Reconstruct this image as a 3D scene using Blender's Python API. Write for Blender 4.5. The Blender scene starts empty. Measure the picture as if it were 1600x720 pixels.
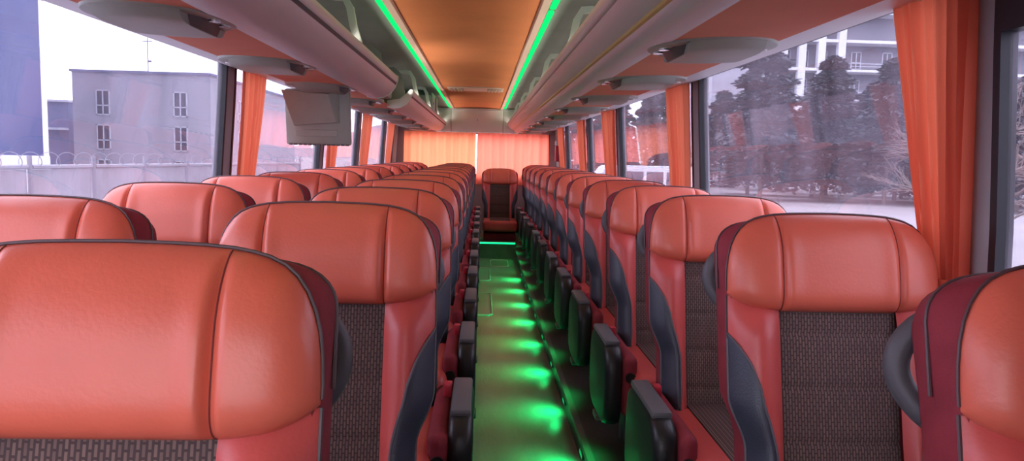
import bpy, bmesh, math, random
from mathutils import Vector, Matrix
random.seed(7)
S = bpy.context.scene
COL = S.collection
PI = math.pi

# ------------------------------------------------------------------ materials
def nodes(name):
    m = bpy.data.materials.new(name); m.use_nodes = True
    nt = m.node_tree; nt.nodes.clear()
    out = nt.nodes.new('ShaderNodeOutputMaterial')
    return m, nt, out

def N(nt, typ, **kw):
    n = nt.nodes.new(typ)
    for k, v in kw.items():
        if k in n.inputs: n.inputs[k].default_value = v
        else: setattr(n, k, v)
    return n

def coords(nt, scale=(1, 1, 1)):
    tc = N(nt, 'ShaderNodeTexCoord'); mp = N(nt, 'ShaderNodeMapping')
    mp.inputs['Scale'].default_value = scale
    nt.links.new(tc.outputs['Object'], mp.inputs['Vector'])
    return mp.outputs['Vector']

def pbr(name, col, rough=0.5, spec=0.5, var=0.0, vscale=6.0, bump=0.0, bscale=200.0, metal=0.0, sheen=0.0, coat=0.0, stretch=(1, 1, 1)):
    m, nt, out = nodes(name)
    p = N(nt, 'ShaderNodeBsdfPrincipled')
    p.inputs['Base Color'].default_value = (*col, 1); p.inputs['Roughness'].default_value = rough
    p.inputs['Specular IOR Level'].default_value = spec; p.inputs['Metallic'].default_value = metal
    p.inputs['Sheen Weight'].default_value = sheen; p.inputs['Coat Weight'].default_value = coat
    v = coords(nt, stretch)
    if var:
        nz = N(nt, 'ShaderNodeTexNoise'); nz.inputs['Scale'].default_value = vscale; nz.inputs['Detail'].default_value = 4
        nt.links.new(v, nz.inputs['Vector'])
        r = N(nt, 'ShaderNodeValToRGB')
        r.color_ramp.elements[0].position = .3; r.color_ramp.elements[1].position = .7
        r.color_ramp.elements[0].color = (*[c * (1 - var) for c in col], 1)
        r.color_ramp.elements[1].color = (*[min(1, c * (1 + var)) for c in col], 1)
        nt.links.new(nz.outputs['Fac'], r.inputs['Fac']); nt.links.new(r.outputs['Color'], p.inputs['Base Color'])
    if bump:
        nb = N(nt, 'ShaderNodeTexNoise'); nb.inputs['Scale'].default_value = bscale; nb.inputs['Detail'].default_value = 3
        nt.links.new(v, nb.inputs['Vector'])
        b = N(nt, 'ShaderNodeBump'); b.inputs['Strength'].default_value = bump; b.inputs['Distance'].default_value = .004
        nt.links.new(nb.outputs['Fac'], b.inputs['Height']); nt.links.new(b.outputs['Normal'], p.inputs['Normal'])
    nt.links.new(p.outputs['BSDF'], out.inputs['Surface'])
    return m

def emit(name, col, strength):
    m, nt, out = nodes(name)
    e = N(nt, 'ShaderNodeEmission'); e.inputs['Color'].default_value = (*col, 1); e.inputs['Strength'].default_value = strength
    nt.links.new(e.outputs[0], out.inputs['Surface'])
    return m

def cloth(name, col, trans=.5, tcol=None, stripe=0.0):
    m, nt, out = nodes(name)
    d = N(nt, 'ShaderNodeBsdfDiffuse'); t = N(nt, 'ShaderNodeBsdfTranslucent')
    d.inputs['Color'].default_value = (*col, 1); t.inputs['Color'].default_value = (*(tcol or col), 1)
    v = coords(nt, (30, 30, 300))
    nz = N(nt, 'ShaderNodeTexNoise'); nz.inputs['Scale'].default_value = 3
    nt.links.new(v, nz.inputs['Vector'])
    b = N(nt, 'ShaderNodeBump'); b.inputs['Strength'].default_value = .25; b.inputs['Distance'].default_value = .003
    nt.links.new(nz.outputs['Fac'], b.inputs['Height'])
    nt.links.new(b.outputs['Normal'], d.inputs['Normal'])
    mx = N(nt, 'ShaderNodeMixShader'); mx.inputs[0].default_value = trans
    nt.links.new(d.outputs[0], mx.inputs[1]); nt.links.new(t.outputs[0], mx.inputs[2])
    nt.links.new(mx.outputs[0], out.inputs['Surface'])
    return m

def glass(name, tint, refl=.1, dust=.04, dustcol=(.5, .48, .6)):
    m, nt, out = nodes(name)
    t = N(nt, 'ShaderNodeBsdfTransparent'); t.inputs['Color'].default_value = (*tint, 1)
    g = N(nt, 'ShaderNodeBsdfGlossy'); g.inputs['Roughness'].default_value = .02; g.inputs['Color'].default_value = (1, 1, 1, 1)
    fr = N(nt, 'ShaderNodeLayerWeight'); fr.inputs['Blend'].default_value = .5
    pw = N(nt, 'ShaderNodeMath', operation='POWER'); pw.inputs[1].default_value = 4.0
    nt.links.new(fr.outputs['Facing'], pw.inputs[0])
    ma = N(nt, 'ShaderNodeMath', operation='MULTIPLY_ADD'); ma.inputs[1].default_value = .55; ma.inputs[2].default_value = refl
    nt.links.new(pw.outputs[0], ma.inputs[0])
    ma.use_clamp = True
    mx = N(nt, 'ShaderNodeMixShader'); nt.links.new(ma.outputs[0], mx.inputs[0])
    nt.links.new(t.outputs[0], mx.inputs[1]); nt.links.new(g.outputs[0], mx.inputs[2])
    # a film of dust with streaks
    df = N(nt, 'ShaderNodeBsdfDiffuse'); df.inputs['Color'].default_value = (*dustcol, 1)
    tr = N(nt, 'ShaderNodeBsdfTranslucent'); tr.inputs['Color'].default_value = (*dustcol, 1)
    dm = N(nt, 'ShaderNodeMixShader'); dm.inputs[0].default_value = .5
    nt.links.new(df.outputs[0], dm.inputs[1]); nt.links.new(tr.outputs[0], dm.inputs[2])
    v = coords(nt, (3, 3, 1.2))
    nz = N(nt, 'ShaderNodeTexNoise'); nz.inputs['Scale'].default_value = 1.6; nz.inputs['Detail'].default_value = 6
    nt.links.new(v, nz.inputs['Vector'])
    mr = N(nt, 'ShaderNodeMapRange'); mr.inputs[1].default_value = .3; mr.inputs[2].default_value = .75
    mr.inputs[3].default_value = dust * .4; mr.inputs[4].default_value = dust * 1.8
    nt.links.new(nz.outputs['Fac'], mr.inputs[0])
    m2 = N(nt, 'ShaderNodeMixShader'); nt.links.new(mr.outputs[0], m2.inputs[0])
    nt.links.new(mx.outputs[0], m2.inputs[1]); nt.links.new(dm.outputs[0], m2.inputs[2])
    nt.links.new(m2.outputs[0], out.inputs['Surface'])
    return m

def woven(name):
    m, nt, out = nodes(name)
    p = N(nt, 'ShaderNodeBsdfPrincipled'); p.inputs['Roughness'].default_value = .9
    p.inputs['Specular IOR Level'].default_value = .15
    tc = N(nt, 'ShaderNodeTexCoord'); sp = N(nt, 'ShaderNodeSeparateXYZ'); cb = N(nt, 'ShaderNodeCombineXYZ')
    nt.links.new(tc.outputs['Object'], sp.inputs[0])
    nt.links.new(sp.outputs['Z'], cb.inputs['X']); nt.links.new(sp.outputs['X'], cb.inputs['Y'])
    br = N(nt, 'ShaderNodeTexBrick')
    br.inputs['Scale'].default_value = 1.0; br.inputs['Brick Width'].default_value = .017; br.inputs['Row Height'].default_value = .0068
    br.inputs['Mortar Size'].default_value = .0017; br.inputs['Mortar Smooth'].default_value = .2
    br.inputs['Color1'].default_value = (.23, .145, .125, 1); br.inputs['Color2'].default_value = (.17, .11, .10, 1)
    br.inputs['Mortar'].default_value = (.085, .058, .058, 1)
    nt.links.new(cb.outputs[0], br.inputs['Vector'])
    nt.links.new(br.outputs['Color'], p.inputs['Base Color'])
    b = N(nt, 'ShaderNodeBump'); b.inputs['Strength'].default_value = .3; b.inputs['Distance'].default_value = .002; b.invert = True
    nt.links.new(br.outputs['Fac'], b.inputs['Height']); nt.links.new(b.outputs['Normal'], p.inputs['Normal'])
    nt.links.new(p.outputs['BSDF'], out.inputs['Surface'])
    return m

LEATHER = pbr('orange_red_leather', (.76, .150, .092), .36, .5, .08, 5, .10, 150)
MAROON = pbr('maroon_cloth', (.27, .030, .045), .75, .3, .12, 20, .3, 500)
INSERT = pbr('slate_leather', (.045, .050, .075), .38, .5, .1, 8, .2, 300)
FABRIC = woven('brown_dash_fabric')
PIPING = pbr('dark_piping', (.10, .055, .06), .5)
PIPEG = pbr('grey_piping', (.13, .12, .14), .45)
BLACKP = pbr('black_armrest', (.013, .013, .015), .42, .5, .1, 10, .15, 200)
GREYCAP = pbr('slate_armrest_cap', (.12, .125, .14), .5)
HANDLE = pbr('charcoal_handle', (.09, .082, .092), .5, .4, 0, 5, .1, 200)
REDPL = pbr('red_plastic', (.55, .035, .06), .35)
METAL = pbr('dark_steel', (.25, .25, .26), .4, metal=.8)
CHROME = pbr('chrome', (.75, .75, .76), .2, metal=1)
GREYPL = pbr('grey_plastic', (.64, .62, .63), .42, .45, .03, 3, .05, 150)
LIPPL = pbr('satin_grey_plastic', (.72, .68, .68), .42, .5, .03, 3)
UNITPL = pbr('olive_grey_plastic', (.33, .355, .30), .45, .45, .04, 12)
UNITDK = pbr('dark_grey_plastic', (.10, .10, .10), .5)
ORANGE = pbr('orange_ceiling_fabric', (.60, .20, .075), .85, .2, .07, 2.5, .25, 300)
ORANGE2 = pbr('orange_panel_cloth', (.74, .28, .18), .85, .2, .05, 3, .2, 300)
TRIMB = pbr('beige_trim', (.62, .44, .34), .45)
BULK = pbr('pale_grey_panel', (.82, .84, .80), .35, .5, .03, 4)
ROOFG = pbr('grey_lining', (.36, .38, .35), .75, .2, .06, 6, .15, 120)
WALLG = pbr('grey_wall_lining', (.33, .33, .34), .6, .3, .05, 6)
WALLM = pbr('wall_carpet', (.16, .06, .07), .9, .1, .1, 20, .3, 300)
GASKET = pbr('black_rubber', (.010, .010, .013), .5)
FLOORM = pbr('vinyl_floor', (.20, .20, .185), .30, .5, .16, 9, .35, 60, stretch=(1, .25, 1))
LEDGE = pbr('ledge_vinyl', (.05, .05, .05), .5, .4, .1, 10)
ALU = pbr('aluminium_edge', (.75, .75, .72), .35, metal=.5)
LEATHER2 = pbr('crimson_leather', (.62, .090, .080), .38, .5, .08, 5, .10, 150)
SEAM = pbr('dark_red_stitching', (.20, .03, .028), .6)
CURT = cloth('orange_curtain', (.80, .19, .12), .5, (.95, .30, .15))
CURTP = cloth('pinker_rear_curtain', (.85, .17, .12), .5, (.9, .20, .14))
CURTR = cloth('orange_rear_curtain', (.85, .20, .11), .5, (.88, .24, .125))
GLASS = glass('tinted_glass', (.535, .53, .60), .045, .065, (.52, .44, .58))
SHIELD = glass('windshield_glass', (.74, .74, .76), .04, .03)
CLEAR = glass('clear_glass', (.95, .95, .97), .04, .01)
LED = emit('green_led', (.006, .85, .16), .62)
LEDB = emit('green_led_edge', (.004, .8, .2), 1.2)
GREENLENS = emit('green_lens', (.01, .9, .22), .25)
YELLOW = pbr('brass_yellow_strip', (.60, .50, .16), .35)
WHITEP = pbr('white_plastic', (.8, .8, .8), .4)

# ------------------------------------------------------------------ helpers
class MB:
    def __init__(s): s.v = []; s.f = []
    def add(s, v, f):
        o = len(s.v); s.v += [tuple(p) for p in v]; s.f += [tuple(i + o for i in q) for q in f]; return s
    def grid(s, fn, nu, nv, flip=False):
        v = [fn(i / nu, j / nv) for j in range(nv + 1) for i in range(nu + 1)]
        f = []
        for j in range(nv):
            for i in range(nu):
                a = j * (nu + 1) + i; q = (a, a + 1, a + nu + 2, a + nu + 1)
                f.append(q[::-1] if flip else q)
        return s.add(v, f)
    def box(s, x0, x1, y0, y1, z0, z1):
        v = [(x, y, z) for z in (z0, z1) for y in (y0, y1) for x in (x0, x1)]
        return s.add(v, [(0, 2, 3, 1), (4, 5, 7, 6), (0, 1, 5, 4), (2, 6, 7, 3), (0, 4, 6, 2), (1, 3, 7, 5)])
    def rbox(s, x0, x1, y0, y1, z0, z1, r=.02, seg=3):
        bm = bmesh.new(); bmesh.ops.create_cube(bm, size=1)
        for v in bm.verts:
            v.co = ((x0 + x1) / 2 + v.co.x * (x1 - x0), (y0 + y1) / 2 + v.co.y * (y1 - y0), (z0 + z1) / 2 + v.co.z * (z1 - z0))
        bmesh.ops.bevel(bm, geom=bm.edges[:] + bm.verts[:], offset=r, segments=seg, profile=.5, affect='EDGES')
        bm.verts.index_update()
        s.add([v.co[:] for v in bm.verts], [[v.index for v in f.verts] for f in bm.faces]); bm.free(); return s
    def loft(s, rings, closed=True, cap=True):
        n = len(rings[0]); v = [p for r in rings for p in r]; f = []
        for k in range(len(rings) - 1):
            for i in range(n if closed else n - 1):
                j = (i + 1) % n
                f.append((k * n + i, k * n + j, (k + 1) * n + j, (k + 1) * n + i))
        if cap:
            f.append(tuple(range(n))[::-1]); f.append(tuple(range((len(rings) - 1) * n, len(rings) * n)))
        return s.add(v, f)
    def tube(s, pts, r, n=8, closed=False):
        pts = [Vector(p) for p in pts]; m = len(pts); rings = []; up = None
        for i, p in enumerate(pts):
            if closed: t = pts[(i + 1) % m] - pts[i - 1]
            else: t = pts[min(i + 1, m - 1)] - pts[max(i - 1, 0)]
            t.normalize()
            if up is None:
                up = Vector((0, 0, 1)) if abs(t.z) < .9 else Vector((1, 0, 0))
            a = (up - t * up.dot(t)).normalized(); up = a; b = t.cross(a)
            rr = r[i] if isinstance(r, (list, tuple)) else r
            rings.append([p + (a * math.cos(2 * PI * k / n) + b * math.sin(2 * PI * k / n)) * rr for k in range(n)])
        if closed: rings.append(rings[0]); return s.loft(rings, True, False)
        return s.loft(rings)
    def cyl(s, p, q, r, n=16): return s.tube([p, q], r, n)
    def build(s, name, mat, parent=None, smooth=True, ang=38, loc=None):
        me = bpy.data.meshes.new(name); me.from_pydata(s.v, [], s.f)
        bm = bmesh.new(); bm.from_mesh(me); bmesh.ops.recalc_face_normals(bm, faces=bm.faces[:]); bm.to_mesh(me); bm.free()
        me.materials.append(mat)
        if smooth:
            for p in me.polygons: p.use_smooth = True
            me.set_sharp_from_angle(angle=math.radians(ang))
        o = bpy.data.objects.new(name, me); COL.objects.link(o)
        if parent is not None: o.parent = parent
        if loc is not None: o.location = loc
        return o

def tag(o, label, cat, group=None, kind=None):
    o['label'] = label; o['category'] = cat
    if group: o['group'] = group
    if kind: o['kind'] = kind
    return o
def thing(name, label, cat, loc=(0, 0, 0), group=None, kind=None):
    o = bpy.data.objects.new(name, None); COL.objects.link(o); o.location = loc; o.empty_display_size = .1
    return tag(o, label, cat, group, kind)
def struct(o): o['kind'] = 'structure'; return o
def copy_tree(o, parent=None):
    c = o.copy(); COL.objects.link(c)
    if parent is not None: c.parent = parent
    for ch in list(o.children): copy_tree(ch, c)
    return c
def lerp(a, b, t): return a + (b - a) * t
def sst(a, b, x):
    t = max(0, min(1, (x - a) / (b - a))); return t * t * (3 - 2 * t)
def interp(tab, x):
    if x <= tab[0][0]: return tab[0][1]
    for (x0, y0), (x1, y1) in zip(tab, tab[1:]):
        if x <= x1: return lerp(y0, y1, (x - x0) / (x1 - x0))
    return tab[-1][1]
ORD = 'first second third fourth fifth sixth seventh eighth ninth tenth eleventh twelfth thirteenth fourteenth fifteenth sixteenth'.split()

# ------------------------------------------------------------------ camera  (bus axis = +Y towards the rear, centre x = 0, aisle floor z = 0)
H = 1.35
RACK_FILL = 1.45
CX = .09
cam = bpy.data.cameras.new('camera'); co = bpy.data.objects.new('camera', cam); COL.objects.link(co)
cam.sensor_fit = 'HORIZONTAL'; cam.sensor_width = 36; cam.lens = 1150 / 1600 * 36; cam.clip_start = .02; cam.clip_end = 2000
pitch, yaw, roll = math.radians(5.75), math.radians(2.43), math.radians(1.5)
co.matrix_world = Matrix.Translation((CX, 0, H)) @ Matrix.Rotation(-yaw, 4, 'Z') @ Matrix.Rotation(PI / 2 - pitch, 4, 'X') @ Matrix.Rotation(roll, 4, 'Z')
S.camera = co
S.view_settings.view_transform = 'Standard'; S.view_settings.look = 'None'; S.view_settings.gamma = 1
S.view_settings.use_curve_mapping = False; S.view_settings.exposure = 1.2

# ------------------------------------------------------------------ world
w = bpy.data.worlds.new('overcast_sky'); S.world = w; w.use_nodes = True
nt = w.node_tree; nt.nodes.clear()
wo = nt.nodes.new('ShaderNodeOutputWorld'); bg = nt.nodes.new('ShaderNodeBackground'); bg.inputs['Strength'].default_value = 4.5
tc = nt.nodes.new('ShaderNodeTexCoord'); sx = nt.nodes.new('ShaderNodeSeparateXYZ'); rp = nt.nodes.new('ShaderNodeValToRGB')
nt.links.new(tc.outputs['Generated'], sx.inputs[0]); nt.links.new(sx.outputs['Z'], rp.inputs['Fac'])
rp.color_ramp.elements[0].position = 0; rp.color_ramp.elements[0].color = (.84, .85, .95, 1)
rp.color_ramp.elements[1].position = .35; rp.color_ramp.elements[1].color = (.98, .99, 1, 1)
mrx = nt.nodes.new('ShaderNodeMapRange'); mrx.inputs[1].default_value = -1; mrx.inputs[2].default_value = 1; mrx.inputs[3].default_value = 4.5 * 1.55; mrx.inputs[4].default_value = 4.5 * .8
nt.links.new(sx.outputs['X'], mrx.inputs[0]); nt.links.new(mrx.outputs[0], bg.inputs['Strength'])
nt.links.new(rp.outputs['Color'], bg.inputs['Color']); nt.links.new(bg.outputs[0], wo.inputs['Surface'])

# ------------------------------------------------------------------ bus shell
Y0, Y1 = -1.3, 11.2
ZC = 2.05          # ceiling
ZU = 1.71          # underside of racks
def wall_u(z):     # inner half width of the body at height z
    return 1.225 - .05 * sst(.95, 1.95, z) 
PIL = [(1.575, 1.66), (3.76, 3.87), (5.96, 6.07), (7.70, 7.81), (9.72, 9.83), (10.72, 11.2)]
ZS, ZW = 1.02, 1.80  # sill and head of the side windows

# aisle floor
struct(MB().box(-.05, .56, Y0, 9.7, -.06, 0).build('floor', FLOORM, smooth=False))
for nm, a, b in (('floor_platform_left', -1.23, -.05), ('floor_platform_right', .56, 1.23)):
    struct(MB().box(a, b, Y0, Y1, -.06, .12).build(nm, LEDGE, smooth=False))
struct(MB().box(.545, .575, Y0, 9.7, .10, .127).build('trim_1', UNITDK, smooth=False))
struct(MB().box(-.065, -.035, Y0, 9.7, .10, .127).build('trim_2', UNITDK, smooth=False))
st = MB().box(-.05, .56, 9.7, Y1, -.06, .21).build('step', FLOORM, smooth=False); st['kind'] = 'structure'
t = thing('step_edge_light', 'green lit strip along the edge of the step at the aisle end', 'light strip', (.255, 9.69, .2))
MB().rbox(-.30, .30, -.012, .012, -.012, .016, .004, 1).build('edge_profile', ALU, t)
MB().box(-.29, .29, -.016, -.011, -.008, .012).build('lens', LEDB, t, False)

# hatch frames in the floor
def hatch(x0, x1, y0, y1, label):
    pts = []
    r = .05
    for cx, cy, a0 in ((x1 - r, y1 - r, 0), (x0 + r, y1 - r, 90), (x0 + r, y0 + r, 180), (x1 - r, y0 + r, 270)):
        for k in range(5):
            a = math.radians(a0 + k * 22.5); pts.append((cx + r * math.cos(a), cy + r * math.sin(a), .002))
    t = thing('floor_hatch', label, 'hatch', ((x0 + x1) / 2, (y0 + y1) / 2, 0), 'hatches in the aisle floor')
    off = Vector(t.location)
    MB().tube([Vector(p) - off for p in pts], .007, 6, True).build('frame', ALU, t)
    MB().rbox(x0 + .012 - off.x, x1 - .012 - off.x, y0 + .012 - off.y, y1 - .012 - off.y, 0, .002, .0009, 1).build('cover', FLOORM, t, False)
hatch(-.045, .20, 6.15, 7.15, 'metal-edged rounded hatch in the aisle floor, the nearest of three')
hatch(-.045, .20, 7.9, 8.8, 'metal-edged rounded hatch in the aisle floor, middle one of three')
hatch(.22, .44, 8.95, 9.5, 'metal-edged rounded hatch at the foot of the rear step')

# side walls
def side(sg, name):
    m = MB()
    def pan(y0, y1, z0, z1, nz=6):
        th = .05
        for k in range(nz):
            a, b = lerp(z0, z1, k / nz), lerp(z0, z1, (k + 1) / nz)
            ua, ub = wall_u(a), wall_u(b)
            v = [(sg * ua, y0, a), (sg * ua, y1, a), (sg * ub, y1, b), (sg * ub, y0, b),
                 (sg * (ua + th), y0, a), (sg * (ua + th), y1, a), (sg * (ub + th), y1, b), (sg * (ub + th), y0, b)]
            m.add(v, [(0, 1, 2, 3), (7, 6, 5, 4), (0, 3, 7, 4), (1, 5, 6, 2), (0, 4, 5, 1), (3, 2, 6, 7)])
    pan(Y0, Y1, -.06, ZS, 2); pan(Y0, Y1, ZW, 2.0, 1)
    for a, b in PIL: pan(a, b, ZS, ZW)
    pan(Y0, Y0 + .1, ZS, ZW)
    if sg > 0: pan(Y0, .85, ZS, ZW)  # unseen stretch closed up to keep light off the nearest single seat
    return struct(m.build(name, WALLG, smooth=False))
side(-1, 'wall_left'); side(1, 'wall_right')

wins = [(Y0 + .1, 1.575), (1.66, 3.76), (3.87, 5.96), (6.07, 7.70), (7.81, 9.72), (9.83, 10.72)]
wn = 0
for sg in (-1, 1):
    for y0, y1 in wins:
        wn += 1
        if sg > 0 and y0 < 0: y0 = .85
        fr = MB(); z1 = ZW
        g = .022
        def bar(ya, yb, za, zb):
            ua, ub = wall_u(za) , wall_u(zb)
            i0, i1 = .004, .035
            v = [(sg * (ua - i0), ya, za), (sg * (ua - i0), yb, za), (sg * (ub - i0), yb, zb), (sg * (ub - i0), ya, zb),
                 (sg * (ua + i1), ya, za), (sg * (ua + i1), yb, za), (sg * (ub + i1), yb, zb), (sg * (ub + i1), ya, zb)]
            fr.add(v, [(0, 1, 2, 3), (7, 6, 5, 4), (0, 3, 7, 4), (1, 5, 6, 2), (0, 4, 5, 1), (3, 2, 6, 7)])
        head = .16 if (sg > 0 and y1 < 1.6) else .03
        bar(y0, y1, ZS, ZS + .03); bar(y0, y1, z1 - head, z1)
        for k in range(4):
            a, b = lerp(ZS, z1, k / 4), lerp(ZS, z1, (k + 1) / 4)
            bar(y0, y0 + g, a, b); bar(y1 - g, y1, a, b)
        W = struct(fr.build('window_%d' % wn, GASKET, smooth=False))
        p = MB()
        p.grid(lambda u, v: (sg * (wall_u(lerp(ZS, z1, v)) + .018), lerp(y0 + .01, y1 - .01, u), lerp(ZS + .01, z1 - .01, v)), 2, 8)
        p.grid(lambda u, v: (sg * (wall_u(lerp(ZS, z1, v)) + .024), lerp(y0 + .01, y1 - .01, u), lerp(ZS + .01, z1 - .01, v)), 2, 8, True)
        p.build('pane', GLASS, W)

# unseen front: partition added to shade the nearest single seat, wall narrowing the windshield
struct(MB().rbox(.20, 1.21, -.40, -.36, .12, 1.90, .01, 1).box(-1.25, 1.25, Y0 - .06, Y0, -.06, .95).box(-1.25, 1.25, Y0 - .06, Y0, 1.82, 2.2).build('wall_front_shade', WALLG))
W = struct(MB().box(-1.2, 1.2, Y0 - .05, Y0 - .01, .95, .99).box(-1.2, 1.2, Y0 - .05, Y0 - .01, 1.79, 1.82).build('window_14', GASKET, smooth=False))
MB().box(-1.2, 1.2, Y0 - .035, Y0 - .025, .98, 1.8).build('pane', SHIELD, W, False)
# rear wall: lower panel, bulkhead over the window, corner posts
m = MB().box(-1.28, 1.28, Y1, Y1 + .06, -.06, 1.05).box(-1.28, -1.10, Y1, Y1 + .06, 1.05, 1.7).box(1.10, 1.28, Y1, Y1 + .06, 1.05, 1.7)
m.box(-1.28, 1.28, Y1, Y1 + .06, 1.69, 2.2)
struct(m.build('wall_rear', WALLG, smooth=False))
W = struct(MB().box(-1.10, 1.10, Y1 + .0, Y1 + .05, 1.05, 1.07).box(-1.10, 1.10, Y1, Y1 + .05, 1.67, 1.69)
           .box(-1.10, -1.08, Y1, Y1 + .05, 1.07, 1.67).box(1.08, 1.10, Y1, Y1 + .05, 1.07, 1.67).build('window_13', GASKET, smooth=False))
MB().box(-1.08, 1.08, Y1 + .02, Y1 + .026, 1.07, 1.67).build('pane', CLEAR, W, False)
# rear bulkhead panels above the rear window
t = thing('bulkhead_panel', 'pale grey panel above the rear curtains', 'panel', (0, Y1 - .02, 1.69), kind='structure')
MB().rbox(-.385, .385, -.035, .0, -.0, .335, .006, 2).build('centre_panel', BULK, t)
MB().rbox(-.62, -.392, -.03, .0, -.0, .335, .006, 2).build('side_panel', BULK, t)
MB().rbox(.392, .62, -.03, .0, -.0, .335, .006, 2).build('side_panel', BULK, t)
MB().rbox(-.62, .62, -.055, .0, .337, .36, .006, 2).build('top_rail', ALU, t)
MB().cyl((.0, -.036, .19), (.0, -.045, .19), .014, 16).build('knob', CHROME, t)

# ceiling: centre fabric panel, trims, curved roof lining inside racks
m = MB(); 
m.grid(lambda u, v: (lerp(-.345, .345, u), lerp(Y0, Y1, v), ZC + .012 * (1 - (2 * u - 1) ** 2)), 12, 2)
m.grid(lambda u, v: (lerp(-.345, .345, u), lerp(Y0, Y1, v), ZC + .06 + .012 * (1 - (2 * u - 1) ** 2)), 12, 2, True)
struct(m.build('ceiling', ORANGE))
for k, sg in enumerate((-1, 1)):
    m = MB()
    sec = [(.338, ZC + .005), (.345, ZC - .014), (.383, ZC - .012), (.387, ZC + .004), (.387, ZC + .05), (.338, ZC + .05)]
    m.loft([[(sg * a, y, b) for a, b in sec] for y in (Y0, Y1 - .06)])
    struct(m.build('trim_%d' % (3 + k), TRIMB))
    m = MB()
    sec = [(.427, ZC + .01), (.52, ZC + .01), (.70, ZC - .005), (.90, ZC - .05), (1.06, ZC - .14), (1.155, ZC - .24), (1.20, ZC - .26), (1.20, ZC + .1), (.427, ZC + .1)]
    m.loft([[(sg * a, y, b) for a, b in sec] for y in (Y0, Y1)])
    struct(m.build('ceiling_lining', ROOFG))

# green LED strips
for sg, side_w in ((-1, 'left'), (1, 'right')):
    t = thing('led_light_strip', 'glowing green light strip along the %s edge of the orange ceiling panel' % ('building-side' if sg < 0 else 'tree-side'), 'light strip', (sg * .407, 0, ZC), 'green ceiling strips')
    MB().box(-.02, .02, Y0, Y1 - .06, .008, .03).build('channel', UNITDK, t, False)
    y = Y0 + .1
    gaps = [3.45, 4.55, 5.85, 7.0, 8.6] if sg < 0 else [3.6, 5.2, 6.0, 6.85, 8.4]
    edges = [Y0, .5, 1.4, 2.3] + gaps + [Y1 - .08]
    for a, b in zip(edges, edges[1:]):
        MB().rbox(-.015, .015, a + .04, b - .04, -.006, .008, .004, 1).build('segment', LED, t, False)

# ceiling air vent near the rear
t = thing('ceiling_vent', 'beige ceiling vent bar with two slotted grilles near the rear', 'vent', (0, 8.0, ZC + .01))
MB().rbox(-.30, .30, -.22, .22, -.012, .02, .006, 2).build('frame', TRIMB, t)
for sg in (-1, 1):
    g = MB().rbox(sg * .20 - .075, sg * .20 + .075, -.15, .15, -.016, -.008, .003, 1).build('grille', UNITPL, t)
    m = MB()
    for k in range(4): m.rbox(sg * .20 - .065 + k * .036, sg * .20 - .05 + k * .036, -.13, .13, -.026, -.014, .003, 1)
    m.build('louvre', TRIMB, g)

# ------------------------------------------------------------------ luggage racks
def prof(sg, sec, y0, y1, ny=1):
    return [[(sg * a, lerp(y0, y1, k / ny), b) for a, b in sec] for k in range(ny + 1)]
def rack(sg, y0, y1, label, seam):
    t = thing('luggage_rack', label, 'luggage rack', (sg * .55, y0, ZU), 'overhead luggage racks')
    o = Vector(t.location)
    def P(sec, nm, mat, a=None, b=None, parent=t, ang=38):
        m = MB(); m.loft([[Vector(p) - o for p in r] for r in prof(sg, sec, y0 if a is None else a, y1 if b is None else b)]); return m.build(nm, mat, parent, ang=ang)
    if seam == 'left':
        shell = [(.648, ZU - .005), (.60, ZU - .012), (.55, ZU - .004), (.51, ZU + .022), (.482, ZU + .058), (.473, ZU + .078),
                 (.495, ZU + .085), (.53, ZU + .04), (.62, ZU + .018), (.648, ZU + .012)]
        lip = [(.471, ZU + .084), (.462, ZU + .105), (.462, ZU + .128), (.472, ZU + .134), (.487, ZU + .128), (.493, ZU + .088)]
        line = [(.4735, ZU + .0735), (.4685, ZU + .0865), (.49, ZU + .092), (.492, ZU + .0785)]
        P(shell, 'shell', GREYPL); P(lip, 'lip', LIPPL, ang=80); P(line, 'seam', GASKET)
    else:
        shell = [(.655, ZU - .002), (.60, ZU - .006), (.568, ZU + .004), (.545, ZU + .022), (.543, ZU + .030), (.56, ZU + .04), (.62, ZU + .02), (.655, ZU + .014)]
        band = [(.535, ZU + .036), (.50, ZU + .052), (.474, ZU + .072), (.462, ZU + .088), (.475, ZU + .096), (.50, ZU + .08), (.545, ZU + .05)]
        lip = [(.459, ZU + .088), (.447, ZU + .094), (.446, ZU + .135), (.455, ZU + .142), (.472, ZU + .136), (.476, ZU + .095)]
        line = [(.547, ZU + .0265), (.533, ZU + .0295), (.531, ZU + .0375), (.548, ZU + .041)]
        P(shell, 'shell', GREYPL); P(band, 'front_band', LIPPL); P(lip, 'lip', LIPPL, ang=80); P(line, 'strip', YELLOW)
    # shelf floor
    P([(.565, ZU + .042), (.64, ZU + .028), (1.14, ZU + .06), (1.14, ZU + .07), (.64, ZU + .042), (.565, ZU + .05)], 'shelf', ROOFG)
    return t
rl1 = rack(-1, Y0, 4.79, 'smooth grey front rack over the building-side seats, ending at the gap', 'left')
rl2 = rack(-1, 5.80, 11.14, 'shorter grey rack beyond the gap on the building side', 'left')
rr = rack(1, Y0, 11.14, 'long unbroken grey rack with yellow strip over the single seats', 'right')
# end caps of the two left racks
def endcap(t, y):
    o = Vector(t.location)
    sec = [(.655, ZU - .008), (.60, ZU - .016), (.548, ZU - .008), (.506, ZU + .018), (.476, ZU + .056), (.458, ZU + .10), (.458, ZU + .13), (.475, ZU + .138), (.51, ZU + .10), (.56, ZU + .06), (.655, ZU + .045)]
    MB().loft([[Vector((-a, y + d, b)) - o for a, b in sec] for d in (0, .012)]).build('end_cap', BULK, t)
endcap(rl1, 4.79); endcap(rl2, 5.788)
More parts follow.
